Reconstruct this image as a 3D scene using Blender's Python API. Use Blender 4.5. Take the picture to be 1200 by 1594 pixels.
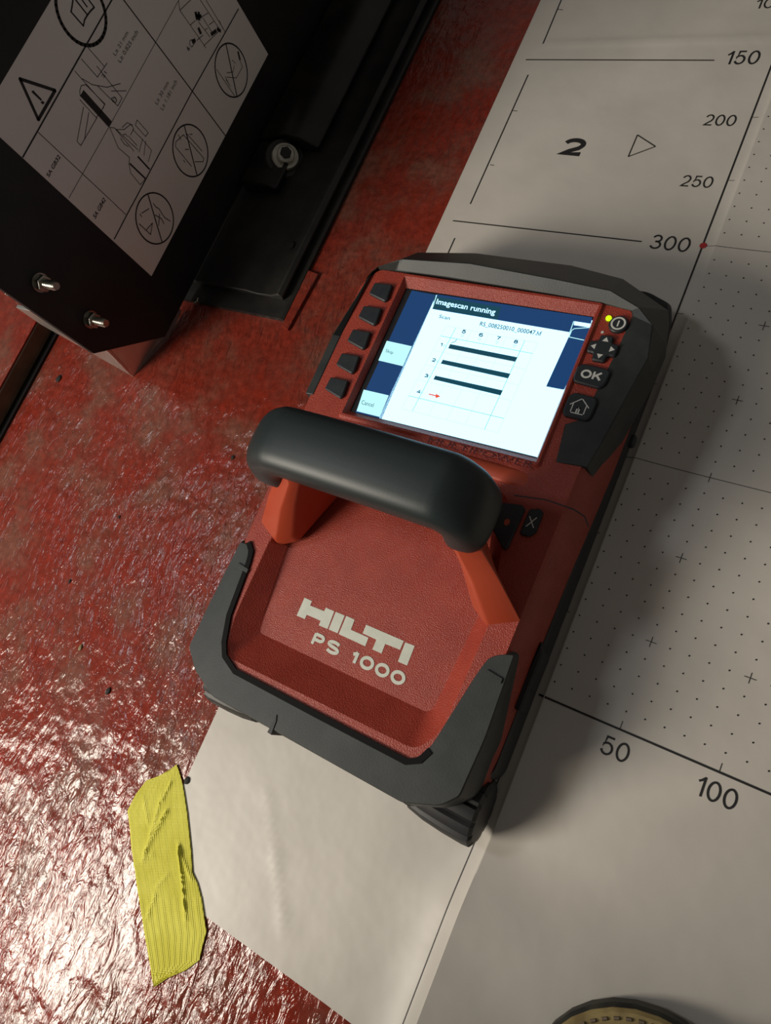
import bpy, bmesh, math, random
from mathutils import Vector, Matrix
for o in list(bpy.data.objects): bpy.data.objects.remove(o)
SC = bpy.context.scene; COL = SC.collection
MM = 0.001
R_ = math.radians

# ---------------------------------------------------------------- camera (world: mm on the printed sheet, X right, Y up the sheet, Z up)
CAM = Vector((83.089, -3.341, 409.597)); FPX = 1085.72
RX = Vector((0.84062339, 0.3943683, -0.3712492))
RY = Vector((0.28565163, -0.9051751, -0.31473987))     # image down
RZ = Vector((-0.46016896, 0.15852976, -0.87356331))    # view direction
cd = bpy.data.cameras.new('camera'); co = bpy.data.objects.new('camera', cd); COL.objects.link(co)
m = Matrix.Identity(4)
for i in range(3):
    m[i][0] = RX[i]; m[i][1] = -RY[i]; m[i][2] = -RZ[i]; m[i][3] = CAM[i]*MM
co.matrix_world = m
cd.sensor_fit = 'HORIZONTAL'; cd.sensor_width = 36; cd.lens = 36*FPX/1200; cd.clip_start = 0.02; cd.clip_end = 50
SC.camera = co

# ---------------------------------------------------------------- world, lights, exposure
SC.view_settings.view_transform = 'Standard'; SC.view_settings.look = 'None'
SC.view_settings.gamma = 1; SC.view_settings.use_curve_mapping = False
SC.view_settings.exposure = 0.0
W = bpy.data.worlds.new('World'); SC.world = W; W.use_nodes = True
W.node_tree.nodes['Background'].inputs[0].default_value = (0.95, 0.88, 0.80, 1)
W.node_tree.nodes['Background'].inputs[1].default_value = 0.11

def area(name, pos, target, size, power, col, sy=None):
    l = bpy.data.lights.new(name, 'AREA'); l.energy = power; l.color = col; l.size = size
    if sy: l.shape = 'RECTANGLE'; l.size_y = sy
    o = bpy.data.objects.new(name, l); COL.objects.link(o)
    p = Vector(pos)*MM; o.location = p
    o.rotation_euler = (Vector(target)*MM - p).to_track_quat('-Z', 'Y').to_euler()
    return o
area('work_light_warm', (-830, -720, 750), (-120, -40, 0), 0.42, 15.0, (1.0, 0.92, 0.79))
area('hall_light_cool', (-900, -40, 1330), (-60, 0, 0), 0.20, 2.6, (0.93, 0.96, 1.0))

# ---------------------------------------------------------------- helpers
def at(u, v, z=0.0):                                   # point of the plane at height z seen at image point u, v
    d = RX*((u-600)/FPX) + RY*((v-797)/FPX) + RZ
    return CAM + d*((z-CAM.z)/d.z)
def atx(u, v, X):                                      # same for the upright plane at X
    d = RX*((u-600)/FPX) + RY*((v-797)/FPX) + RZ
    return CAM + d*((X-CAM.x)/d.x)
ORG = {}
def empty(name, loc, label=None, cat=None, group=None):
    o = bpy.data.objects.new(name, None); COL.objects.link(o); o.empty_display_size = 0.02
    o.location = Vector(loc)*MM; ORG[o.name] = Vector(loc)*MM
    tag(o, label, cat, group); return o
def tag(o, label=None, cat=None, group=None, kind=None):
    if label: o['label'] = label
    if cat: o['category'] = cat
    if group: o['group'] = group
    if kind: o['kind'] = kind
    return o
def obj(name, bm, mat, parent=None, bevel=0, seg=2, smooth=35, label=None, recalc=True):
    if recalc: bmesh.ops.recalc_face_normals(bm, faces=bm.faces)
    xs = [v.co for v in bm.verts]
    c = Vector(((min(p.x for p in xs)+max(p.x for p in xs))/2, (min(p.y for p in xs)+max(p.y for p in xs))/2, min(p.z for p in xs)))
    for v in bm.verts: v.co = (v.co-c)*MM
    me = bpy.data.meshes.new(name); bm.to_mesh(me); bm.free()
    me.materials.append(mat)
    if smooth: me.shade_smooth(); me.set_sharp_from_angle(angle=R_(smooth))
    o = bpy.data.objects.new(name, me); COL.objects.link(o)
    c = c*MM; ORG[o.name] = c.copy()
    if parent: o.parent = parent; o.location = c-ORG[parent.name]
    else: o.location = c
    if bevel:
        b = o.modifiers.new('bevel', 'BEVEL'); b.width = bevel*MM; b.segments = seg; b.limit_method = 'ANGLE'; b.angle_limit = R_(28)
    if label: o['label'] = label
    return o
def nb(): return bmesh.new()
def loft(bm, rings, cap0=True, cap1=True, close=True):
    vs = [[bm.verts.new(p) for p in r] for r in rings]; n = len(vs[0])
    for a, b in zip(vs, vs[1:]):
        for i in range(n if close else n-1):
            j = (i+1) % n; bm.faces.new((a[i], a[j], b[j], b[i]))
    if cap0: bm.faces.new(vs[0][::-1])
    if cap1: bm.faces.new(vs[-1])
    return vs
def box(bm, x0, x1, y0, y1, z0, z1):
    loft(bm, [[(x0,y0,z),(x1,y0,z),(x1,y1,z),(x0,y1,z)] for z in (z0,z1)])
def rnd(pts, r, seg=4):                                # rounded plan polygon, fixed vertex count
    out = []; n = len(pts)
    for i in range(n):
        p = Vector(pts[i][:2]); a = Vector(pts[i-1][:2])-p; b = Vector(pts[(i+1) % n][:2])-p
        rr = r[i] if isinstance(r, (list, tuple)) else r
        rr = min(rr, a.length*0.48, b.length*0.48)
        A = p+a.normalized()*rr; B = p+b.normalized()*rr
        for k in range(seg+1):
            t = k/seg; q = A*(1-t)**2 + p*2*t*(1-t) + B*t*t; out.append((q.x, q.y))
    return out
def lift(poly, z): return [(p[0], p[1], z) for p in poly]
def inset(poly, d):                                    # move every vertex of a ccw polygon inwards by d
    n = len(poly); out = []
    for i in range(n):
        p = Vector(poly[i][:2]); a = (p-Vector(poly[i-1][:2])); b = (Vector(poly[(i+1) % n][:2])-p)
        if a.length < 1e-6: a = b
        if b.length < 1e-6: b = a
        a.normalize(); b.normalize(); na = Vector((-a.y, a.x)); nbv = Vector((-b.y, b.x)); nn = na+nbv
        if nn.length < 1e-6: nn = na
        nn.normalize(); k = min(1/max(nn.dot(na), 0.4), 2)
        q = p+nn*d*k; out.append((q.x, q.y))
    return out
def ccw(poly):
    s = sum(poly[i-1][0]*poly[i][1]-poly[i][0]*poly[i-1][1] for i in range(len(poly)))
    return poly if s > 0 else poly[::-1]
def slab(bm, poly, z0, z1, ch=0.0):
    poly = ccw(poly); r = [lift(poly, z0), lift(poly, z1-ch)]
    if ch: r.append(lift(inset(poly, ch), z1))
    loft(bm, r)
def tube(bm, pts, r, n=10, caps=True):
    rings = []
    for i, p in enumerate(pts):
        p = Vector(p); d = (Vector(pts[min(i+1, len(pts)-1)])-Vector(pts[max(i-1, 0)])).normalized()
        u = d.orthogonal().normalized() if i == 0 else (uu-d*uu.dot(d)).normalized()
        uu = u; w = d.cross(u); rr = r[i] if isinstance(r, (list, tuple)) else r
        rings.append([p+(u*math.cos(a)+w*math.sin(a))*rr for a in [2*math.pi*k/n for k in range(n)]])
    loft(bm, rings, caps, caps)
def lathe(bm, c, ax, prof, n=24, tooth=None, ph=0.0):  # prof: (distance along axis, radius)
    c = Vector(c); ax = Vector(ax).normalized(); u = ax.orthogonal().normalized(); w = ax.cross(u)
    rings = []
    for h, r in prof:
        rg = []
        for k in range(n):
            a = 2*math.pi*k/n+ph; rr = r
            if tooth and (k % tooth[0]) < tooth[1] and r > tooth[3]: rr = r-tooth[2]
            rg.append(c+ax*h+(u*math.cos(a)+w*math.sin(a))*rr)
        rings.append(rg)
    loft(bm, rings)

# ---------------------------------------------------------------- materials
def mat(name, col, rough=0.5, metal=0.0, spec=0.5, coat=0.0):
    m = bpy.data.materials.new(name); m.use_nodes = True; b = m.node_tree.nodes['Principled BSDF']
    b.inputs['Base Color'].default_value = (*col, 1); b.inputs['Roughness'].default_value = rough
    b.inputs['Metallic'].default_value = metal; b.inputs['Specular IOR Level'].default_value = spec
    b.inputs['Coat Weight'].default_value = coat
    return m
def N(m, t, **k):
    n = m.node_tree.nodes.new(t)
    for a, b in k.items():
        if hasattr(n, a): setattr(n, a, b)
        else: n.inputs[a].default_value = b
    return n
def L(m, a, b): m.node_tree.links.new(a, b)
def B(m): return m.node_tree.nodes['Principled BSDF']
def noise(m, scale, detail=4, rough=0.55, vec=None, dist=0):
    n = N(m, 'ShaderNodeTexNoise'); n.inputs['Scale'].default_value = scale; n.inputs['Detail'].default_value = detail
    n.inputs['Roughness'].default_value = rough; n.inputs['Distortion'].default_value = dist
    if vec is None: vec = N(m, 'ShaderNodeNewGeometry').outputs['Position']
    L(m, vec, n.inputs['Vector']); return n
def ramp(m, src, stops):
    r = N(m, 'ShaderNodeValToRGB'); L(m, src, r.inputs[0]); e = r.color_ramp.elements
    while len(e) < len(stops): e.new(0.5)
    for x, (p, c) in zip(e, stops): x.position = p; x.color = (*c, 1) if len(c) == 3 else c
    return r
def bump(m, src, dist, strength=1.0, prev=None):
    b = N(m, 'ShaderNodeBump'); b.inputs['Distance'].default_value = dist; b.inputs['Strength'].default_value = strength
    L(m, src, b.inputs['Height'])
    if prev: L(m, prev, b.inputs['Normal'])
    return b.outputs[0]
def vary(m, c1, c2, scale, detail=4, lo=0.35, hi=0.65, vec=None):
    r = ramp(m, noise(m, scale, detail, vec=vec).outputs['Fac'], [(lo, c1), (hi, c2)]); L(m, r.outputs[0], B(m).inputs['Base Color']); return r
def emis(name, col, s, base=(0.01,0.01,0.01)):
    m = mat(name, base, 0.25); B(m).inputs['Emission Color'].default_value = (*col, 1); B(m).inputs['Emission Strength'].default_value = s
    return m

# red painted floor: worn enamel with fine lumps and brush-like ridges
FL = mat('floor_red_enamel', (0.2, 0.02, 0.015), 0.2, coat=0.0)
g = N(FL, 'ShaderNodeNewGeometry').outputs['Position']
mp = N(FL, 'ShaderNodeMapping'); L(FL, g, mp.inputs[0]); mp.inputs['Rotation'].default_value = (0, 0, R_(38)); mp.inputs['Scale'].default_value = (1.0, 0.34, 1)
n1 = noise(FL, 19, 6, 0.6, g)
r1 = ramp(FL, n1.outputs['Fac'], [(0.40, (0.225, 0.026, 0.014)), (0.50, (0.205, 0.034, 0.021)), (0.62, (0.19, 0.066, 0.045))])  # brown patches: worn tone, lightened to stand in for reflected haze
n1b = noise(FL, 170, 3, 0.6, g); r1b = ramp(FL, n1b.outputs['Fac'], [(0.35, (0.75, 0.75, 0.75)), (0.7, (1.15, 1.15, 1.15))])
mx = N(FL, 'ShaderNodeMix', data_type='RGBA', blend_type='MULTIPLY'); mx.inputs[0].default_value = 1
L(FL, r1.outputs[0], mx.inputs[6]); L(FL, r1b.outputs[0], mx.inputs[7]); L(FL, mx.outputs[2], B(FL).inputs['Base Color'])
rr = ramp(FL, noise(FL, 26, 4, 0.6, g).outputs['Fac'], [(0.38, (0.10,)*3), (0.66, (0.20,)*3)]); L(FL, rr.outputs[0], B(FL).inputs['Roughness'])
ns = noise(FL, 165, 3, 0.55, mp.outputs[0], 1.0)
nf = noise(FL, 45, 2, 0.5, g)
nv = noise(FL, 420, 3, 0.6, g, 0.5)
amp = ramp(FL, noise(FL, 9, 2, 0.5, g).outputs['Fac'], [(0.40, (0.35,)*3), (0.60, (1.0,)*3)])
b1 = bump(FL, nf.outputs['Fac'], 0.0026, 1.0)
b2 = N(FL, 'ShaderNodeBump'); b2.inputs['Distance'].default_value = 0.0024; L(FL, ns.outputs['Fac'], b2.inputs['Height']); L(FL, b1, b2.inputs['Normal']); L(FL, amp.outputs[0], b2.inputs['Strength'])
b3 = bump(FL, nv.outputs['Fac'], 0.0002, 1.0, b2.outputs[0]); L(FL, b3, B(FL).inputs['Normal'])

RED = mat('red_plastic_grained', (0.36, 0.033, 0.020), 0.42)
gn = noise(RED, 1500, 2, 0.5); L(RED, bump(RED, gn.outputs['Fac'], 0.00042, 1.0), B(RED).inputs['Normal'])
vary(RED, (0.30, 0.033, 0.017), (0.35, 0.043, 0.022), 60, 3)
REDS = mat('red_plastic_smooth', (0.42, 0.062, 0.026), 0.36)
L(REDS, bump(REDS, noise(REDS, 700, 2).outputs['Fac'], 0.00006, 0.5), B(REDS).inputs['Normal'])
EMB = mat('dark_maroon_print', (0.12, 0.014, 0.018), 0.5)
RUB = mat('charcoal_rubber', (0.03, 0.034, 0.033), 0.5)
vary(RUB, (0.016, 0.020, 0.019), (0.032, 0.036, 0.033), 55, 6, 0.38, 0.72)
L(RUB, bump(RUB, noise(RUB, 900, 3).outputs['Fac'], 0.00008, 0.6), B(RUB).inputs['Normal'])
GRIP = mat('grip_rubber', (0.015, 0.024, 0.025), 0.46)
L(GRIP, bump(GRIP, noise(GRIP, 1400, 2).outputs['Fac'], 0.00005, 0.5), B(GRIP).inputs['Normal'])
BLK = mat('black_plastic', (0.009, 0.009, 0.010), 0.5); vary(BLK, (0.007, 0.007, 0.009), (0.014, 0.014, 0.015), 80)
KEY = mat('key_rubber', (0.014, 0.018, 0.022), 0.5); vary(KEY, (0.012, 0.016, 0.02), (0.018, 0.022, 0.026), 200)
WHT = mat('white_print', (0.62, 0.64, 0.56), 0.5); vary(WHT, (0.58, 0.62, 0.52), (0.66, 0.68, 0.6), 150)
KWT = mat('key_white_print', (0.6, 0.6, 0.56), 0.5)
INK = mat('black_ink', (0.012, 0.012, 0.012), 0.6)
INK2 = mat('thin_grey_ink', (0.05, 0.048, 0.045), 0.6)
REDD = mat('red_dot_ink', (0.35, 0.02, 0.02), 0.6)
PAP = mat('plotted_paper', (0.56, 0.52, 0.47), 0.42, spec=0.4)
vary(PAP, (0.52, 0.485, 0.435), (0.60, 0.56, 0.505), 9, 3)
L(PAP, bump(PAP, noise(PAP, 22, 3, 0.5).outputs['Fac'], 0.0022, 0.5), B(PAP).inputs['Normal'])
LAB = mat('label_foil', (0.8, 0.77, 0.73), 0.5); vary(LAB, (0.80, 0.76, 0.72), (0.84, 0.81, 0.77), 12)
PLT = mat('black_powder_coat', (0.006, 0.006, 0.0065), 0.55); vary(PLT, (0.005, 0.005, 0.0055), (0.011, 0.011, 0.010), 35)
STL = mat('zinc_steel', (0.42, 0.40, 0.34), 0.28, 1.0); vary(STL, (0.34, 0.33, 0.28), (0.5, 0.48, 0.42), 120)
BRT = mat('bright_bent_steel', (0.72, 0.73, 0.68), 0.34, 0.9)
L(BRT, bump(BRT, noise(BRT, 25, 2).outputs['Fac'], 0.002, 0.6), B(BRT).inputs['Normal'])
RAIL = mat('oily_dark_steel', (0.02, 0.02, 0.018), 0.38); vary(RAIL, (0.005, 0.005, 0.005), (0.026, 0.024, 0.017), 22, 6, 0.4, 0.75)
RAIL2 = mat('dusty_dark_steel', (0.03, 0.03, 0.028), 0.5); vary(RAIL2, (0.007, 0.007, 0.008), (0.02, 0.019, 0.016), 40, 6)
TAN = mat('khaki_slab_side', (0.13, 0.105, 0.07), 0.45); vary(TAN, (0.09, 0.075, 0.05), (0.17, 0.14, 0.09), 30, 5)
TAPE = mat('yellow_cloth_tape', (0.62, 0.56, 0.05), 0.45)
vary(TAPE, (0.60, 0.56, 0.035), (0.74, 0.70, 0.085), 40, 4)
tm = N(TAPE, 'ShaderNodeMapping'); tg = N(TAPE, 'ShaderNodeNewGeometry'); L(TAPE, tg.outputs['Position'], tm.inputs[0]); tm.inputs['Rotation'].default_value = (0, 0, R_(-27))
w1 = N(TAPE, 'ShaderNodeTexWave'); w1.inputs['Scale'].default_value = 260; L(TAPE, tm.outputs[0], w1.inputs[0])
w2 = N(TAPE, 'ShaderNodeTexWave', bands_direction='Y'); w2.inputs['Scale'].default_value = 330; L(TAPE, tm.outputs[0], w2.inputs[0])
tb = bump(TAPE, w1.outputs['Fac'], 0.00025, 0.7); tb = bump(TAPE, w2.outputs['Fac'], 0.00025, 0.7, tb); L(TAPE, tb, B(TAPE).inputs['Normal'])
SCW = emis('screen_white', (0.43, 0.78, 1.0), 2.0)
SCB = emis('screen_blue', (0.006, 0.045, 0.15), 1.0)
SCD = emis('screen_dark_text', (0.004, 0.07, 0.11), 0.8)
SCL = emis('screen_grid_line', (0.22, 0.62, 0.56), 1.0)
SCF = emis('screen_faint_line', (0.62, 0.83, 0.82), 1.0)
SCR = emis('screen_orange', (0.85, 0.10, 0.04), 1.0)
SCC = emis('screen_cyan_key', (0.50, 0.95, 1.0), 1.1)
LED = emis('led_green', (0.45, 0.85, 0.0), 1.7)
SOLE = mat('boot_sole', (0.02, 0.02, 0.016), 0.6); vary(SOLE, (0.012, 0.012, 0.01), (0.04, 0.038, 0.028), 90)
WELT = mat('boot_welt_tan', (0.26, 0.19, 0.07), 0.6); vary(WELT, (0.19, 0.135, 0.05), (0.33, 0.25, 0.10), 110)
LEA = mat('boot_leather', (0.035, 0.022, 0.02), 0.6); vary(LEA, (0.022, 0.014, 0.013), (0.06, 0.038, 0.033), 120)
THR = mat('boot_thread', (0.16, 0.12, 0.08), 0.7)
GRIT = mat('dark_grit', (0.012, 0.010, 0.008), 0.8)

# ---------------------------------------------------------------- floor and sheet
bm = nb(); box(bm, -1700, 1300, -1300, 1700, -30, 0)
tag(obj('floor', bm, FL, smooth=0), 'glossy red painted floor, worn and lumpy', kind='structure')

FOLD = 7.5
def seg_d(x, y, a, b):
    ax, ay = a; bx, by = b; dx, dy = bx-ax, by-ay; t = max(0, min(1, ((x-ax)*dx+(y-ay)*dy)/(dx*dx+dy*dy)))
    return math.hypot(x-ax-t*dx, y-ay-t*dy)
CR = [(at(415, 1230)[:2], at(428, 1330)[:2], .5), (at(428, 1330)[:2], at(443, 1450)[:2], .7), (at(850, 70)[:2], at(1240, 57)[:2], .8), (at(985, 770)[:2], at(1240, 806)[:2], .35),
      (at(1010, 800)[:2], at(1130, 760)[:2], .25)]
def pz(x, y):
    a = 0.0 if y > -72 else min(1, (-72-y)/55); a = a*a*(3-2*a)
    d = x-FOLD; h = (2.6 if y < 200 else 2.6-1.4*min(1, (y-200)/60))+9.0*a
    z = h*math.exp(d/(2.6+11*a)) if d < 0 else h*math.exp(-d/(26+22*a))
    for p, q, hh in CR: z += hh*math.exp(-seg_d(x, y, p, q)/1.8)
    z += 0.5*(1+math.sin(x*0.021+1.0)*math.sin(y*0.017+2.1))*max(0, min(1, d/60))**2
    return z+0.15
bm = nb()
xs = []; x = -189.5
while x < -20: xs.append(x); x += 3.3
while x < 45: xs.append(x); x += 1.0
xs = [q for q in xs]; xs.append(FOLD); xs = sorted(set(xs))
while x < 330: xs.append(x); x += 4
ys = [-203+i*3.5 for i in range(int(860/3.5))]
edge_l = lambda y: -189.5+max(0, y)*0.0 + (0 if y > -150 else (-150-y)*0.08)
E0 = at(318, 1425)[:2]; E1 = at(550, 1594)[:2]; Ytop = ys[-1]
def lowy(x): t = (x-E0[0])/(E1[0]-E0[0]); return E0[1]+(E1[1]-E0[1])*t
rows = []
for j, y in enumerate(ys):
    row = []
    for x in xs:
        yy = y
        if j == 0: pass
        lo = lowy(x); lo = max(lo, -260); yy = lo+(y+203)*(Ytop-lo)/(Ytop+203)
        xx = x + (0.018*max(0, yy-100) if x < -180 else 0)*0
        row.append(bm.verts.new((xx, yy, pz(xx, yy))))
    rows.append(row)
for a, b in zip(rows, rows[1:]):
    for i in range(len(a)-1): bm.faces.new((a[i], a[i+1], b[i+1], b[i]))
paper = obj('reference_grid_sheet', bm, PAP, smooth=50)
tag(paper, 'large pale plotted paper sheet with dot grid, axis numbers and a raised fold', 'paper sheet')

def drape(bm, off=0.22):
    for v in bm.verts: v.co.z = pz(v.co.x, v.co.y)+off
def pline(bm, a, b, w, n=None):                        # printed line on the sheet, world mm
    a = Vector(a[:2]); b = Vector(b[:2]); d = b-a; nn = n or max(1, int(d.length/1.5)); s = Vector((-d.y, d.x)).normalized()*w/2
    rg = [(a+d*(i/nn)) for i in range(nn+1)]
    vs = [(bm.verts.new((p.x+s.x, p.y+s.y, 0)), bm.verts.new((p.x-s.x, p.y-s.y, 0))) for p in rg]
    for p, q in zip(vs, vs[1:]): bm.faces.new((p[0], p[1], q[1], q[0]))
def text_bm(s, O, U, V, bold=0.0, nrm=None, off=0.0, thick=0.0, sub=False):   # text fitted to the parallelogram O, U (width), V (height)
    cu = bpy.data.curves.new('t', 'FONT'); cu.body = s; cu.resolution_u = 3; cu.offset = bold
    to = bpy.data.objects.new('t', cu); COL.objects.link(to); bpy.context.view_layer.update()
    me = bpy.data.meshes.new_from_object(to.evaluated_get(bpy.context.evaluated_depsgraph_get()))
    bpy.data.objects.remove(to); bpy.data.curves.remove(cu)
    bm = nb(); bm.from_mesh(me); bpy.data.meshes.remove(me)
    bmesh.ops.remove_doubles(bm, verts=bm.verts, dist=1e-5)
    xs = [v.co.x for v in bm.verts]; yv = [v.co.y for v in bm.verts]; x0, x1, y0, y1 = min(xs), max(xs), min(yv), max(yv)
    O, U, V = Vector(O), Vector(U), Vector(V); n = U.cross(V).normalized()
    for v in bm.verts: v.co = O+U*((v.co.x-x0)/(x1-x0))+V*((v.co.y-y0)/(y1-y0))+n*off
    if thick:
        r = bmesh.ops.extrude_face_region(bm, geom=bm.faces[:])
        for e in r['geom']:
            if isinstance(e, bmesh.types.BMVert): e.co += n*thick
    return bm
def arc(cx, cy, rx, ry, a0, a1, n=12): return [(cx+rx*math.cos(R_(a0+(a1-a0)*k/n)), cy+ry*math.sin(R_(a0+(a1-a0)*k/n))) for k in range(n+1)]
GL = {'0': (.56, [arc(.5,.5,.5,.5,0,360,28)]), '1': (.34, [[(0,.72),(.45,.82),(.95,1.0)], [(.95,1.04),(.95,-.04)]]),
 '2': (.55, [arc(.5,.70,.47,.30,165,-25,14)+[(.80,.42),(.35,.20),(.03,0),(1.0,0)]]),
 '3': (.55, [arc(.48,.76,.42,.24,165,-85,12)+[(.36,.52)], [(.36,.52)]+arc(.48,.27,.50,.27,88,-160,14)]),
 '4': (.56, [[(.72,-.05),(.72,1.0),(0,.28),(1.02,.28)]]), '5': (.55, [[(.92,1.0),(.22,1.0),(.08,.48)]+arc(.47,.33,.50,.33,140,-160,16)]),
 '6': (.55, [arc(.5,.30,.48,.30,0,360,20), arc(.55,.5,.55,.5,50,200,12)]), '7': (.54, [[(0,1.0),(1.0,1.0),(.55,.45),(.38,-.05)]]),
 '8': (.55, [arc(.5,.27,.48,.27,0,360,20), arc(.5,.77,.40,.23,0,360,18)]),
 'P': (.62, [[(0,-.06),(0,1.06)], [(0,1.0),(.55,1.0)]+arc(.62,.73,.36,.27,80,-90,10)+[(0,.46)]]),
 'S': (.64, [arc(.5,.76,.46,.24,25,255,14)+arc(.52,.24,.47,.26,82,-155,14)]), 'O': (.80, [arc(.5,.5,.5,.5,0,360,28)]),
 'K': (.70, [[(0,-.06),(0,1.06)], [(.95,1.04),(.08,.38)], [(.36,.60),(1.0,-.05)]]), ' ': (.26, [])}
def gtext(s_, O, U, V, wt=.13, gap=.11, kern=None):     # lettering drawn with even strokes
    O, U, V = Vector(O), Vector(U), Vector(V); tot = sum(GL[c][0] for c in s_)+gap*(len(s_)-1); bm = nb(); x = 0; n = U.cross(V).normalized(); h = wt/2; lay = 0; r_ = U.length/V.length/tot; tot *= r_; gap *= r_
    for c in s_:
        w, ls = GL[c]; w *= r_
        for l in ls:
            P = [Vector((x+h+u*(w-2*h), h+v*(1-2*h))) for u, v in l]; clo = (P[0]-P[-1]).length < 1e-4
            if clo: P = P[:-1]
            N_ = len(P); A = []; lay += 1
            for i, p in enumerate(P):
                a = (p-P[i-1]) if (i or clo) else (P[1]-p); b = (P[(i+1) % N_]-p) if (i < N_-1 or clo) else (p-P[i-1])
                a = a.normalized(); b = b.normalized(); na = Vector((-a.y, a.x)); nn = (na+Vector((-b.y, b.x))).normalized(); k = min(1/max(nn.dot(na), .45), 2.2)*h
                A.append([bm.verts.new(O+U*(q.x/tot)+V*q.y+n*0.02*(lay % 3)) for q in (p+nn*k, p-nn*k)])
            for i in range(N_ if clo else N_-1):
                p, q = A[i], A[(i+1) % N_]; bm.faces.new((p[0], p[1], q[1], q[0]))
        x += w+gap
    return bm
def ptext(s, bl, br, h, bold=0.0, name='printed_number', par=None):
    a = at(*bl); b = at(*br); d = (b-a).length
    bm = gtext(s, (a.x, a.y, 0), (d, 0, 0), (0, h, 0), .23 if bold else .11); drape(bm)
    return obj(name, bm, INK, paper, smooth=0, recalc=False)
ptext('50', (932,1171), (974.5,1188.4), 10.2); ptext('100', (1079,1235.5), (1142.5,1262.4), 10.2)
ptext('300', (1008.8,387), (1070,393), 11.0); ptext('250', (1057.4,290.3), (1106.4,292.5), 9.0)
ptext('200', (1093.4,195.8), (1142.4,196.7), 9.2); ptext('150', (1125.8,101.3), (1178.5,100.4), 11.8)
ptext('100', (1172.8,14.6), (1222,13), 9.2)
ptext('2', (868.4,242.1), (905.3,243), 15.5, 0.035)
bm = nb()                                              # row 2 arrow head
tri = [at(992,210.6), at(1020,228.6), at(977.7,244.4)]
for i in range(3): pline(bm, tri[i], tri[(i+1) % 3], 0.75)
drape(bm); obj('printed_triangle', bm, INK, paper, smooth=0, recalc=False)
def prline(name, a, b, w, m=INK):
    bm = nb(); pline(bm, a, b, w); drape(bm); return obj(name, bm, m, paper, smooth=0, recalc=False)
prline('printed_axis', (0, 620), (0, -5), 1.05); prline('printed_axis', (4, 0), (320, 0), 1.15)
prline('printed_axis', (0, -20), (0, -215), 0.55, INK2)
prline('printed_row_line', at(818.5,93.5), at(1111.5,94.5), 0.9); prline('printed_row_line', at(705,344), at(998.5,376.5), 0.9)
prline('printed_side_line', at(822,117), at(732,318), 0.9); prline('printed_side_line', at(882,-20), at(845,69), 0.9); prline('printed_side_line', at(708,371), at(660,478), 0.9)
for k in (150, 300, 450): prline('printed_grid_line', (0, 600-k), (320, 600-k), 0.32, INK2)
for p, q in [(at(797,172.5), at(805,173.5)), (at(763,257), at(769,258)), (at(868,15), at(876,16))]: prline('printed_tick', p, q, 0.5, INK2)
for k in range(50, 600, 50):
    if k % 150: prline('printed_tick', (0, 600-k), (4.2, 600-k), 0.35, INK2)
for k in range(50, 320, 50): prline('printed_tick', (k, 0), (k, 4.6), 0.4, INK2)
def disc(bm, x, y, r, n=8):
    bm.faces.new([bm.verts.new((x+r*math.cos(2*math.pi*k/n), y+r*math.sin(2*math.pi*k/n), 0)) for k in range(n)])
bm = nb()
for ix in range(1, 32):
    for iy in range(1, 62):
        if (ix % 5 == 0 and iy % 5 == 0) or iy % 15 == 0: continue
        disc(bm, ix*10, iy*10, 0.5, 6)
drape(bm); tag(obj('printed_dot_grid', bm, INK, paper, smooth=0, recalc=False), kind='stuff')
bm = nb()
for ix in range(1, 7):
    for iy in range(1, 12):
        x, y = ix*50, iy*50; pline(bm, (x-2.9, y), (x+2.9, y), 0.4); pline(bm, (x, y-2.9), (x, y+2.9), 0.4)
drape(bm); tag(obj('printed_cross_marks', bm, INK2, paper, smooth=0, recalc=False), kind='stuff')
for y in (300, 450):
    bm = nb(); disc(bm, 0.4, y, 2.2, 16); drape(bm, 0.3); obj('printed_red_dot', bm, REDD, paper, smooth=0, recalc=False)
bm = nb(); pline(bm, at(680,1587.5), at(704,1603), 1.7); drape(bm); obj('printed_mark', bm, INK, paper, smooth=0, recalc=False)

# ---------------------------------------------------------------- the scanner
SCN = empty('concrete_scanner', (-91, 80, 0), 'red and charcoal handheld concrete scanner with a lit screen, standing on the plotted sheet', 'scanner')
ZT = 60.5
# chassis skirt
bm = nb()
base = rnd([(-184,-52),(1,-52),(4,-46),(4.5,214),(1,240),(-14,246),(-168,246),(-184,240)], 4)
loft(bm, [lift(inset(base, 3), 7), lift(base, 10), lift(base, 24), lift(inset(base, 2), 28)])
obj('chassis', bm, BLK, SCN, smooth=30)
# red shell with hand recess and screen opening
bm = nb()
out0 = ccw([(-184,-66),(-2,-66),(2,-50),(3,200),(-1,236),(-182,236),(-186,200),(-186,-50)])
out1 = ccw([(-178,-66),(-8,-66),(-5,-56),(-4,28),(-3,110),(0,212),(-182,212),(-181,110),(-184,28),(-181,-56)])
o0 = [(2,-50)]
# matched vertex rings (ccw from the front-left corner)
lo = [(-184,-64),(-160,-70),(-24,-70),(0,-64),(2.5,-40),(2.5,30),(4,110),(4,200),(-2,236),(-180,236),(-188,200),(-187,110),(-186,30),(-185,-40)]
hi = [(-179,-60),(-160,-68),(-24,-68),(-8,-60),(-5,-40),(-4.5,28),(-4,110),(1,196),(-12,214),(-178,214),(-187,200),(-186,110),(-184.5,28),(-182,-40)]
lo_r, hi_r = rnd(lo, 6), rnd(hi, 5)
vs = loft(bm, [lift(lo_r, 22), lift([(a[0]*.6+b[0]*.4, a[1]*.6+b[1]*.4) for a, b in zip(lo_r, hi_r)], 42), lift(hi_r, ZT-2.2), lift(inset(hi_r, 1.8), ZT)], True, False)
outer = vs[-1]
rim = rnd([(-160,-52),(-31,-50),(-22,-36),(-20,24),(-36,92),(-146,92),(-166,22),(-166,-30)], [5,6,8,3,10,10,3,8])
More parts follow.
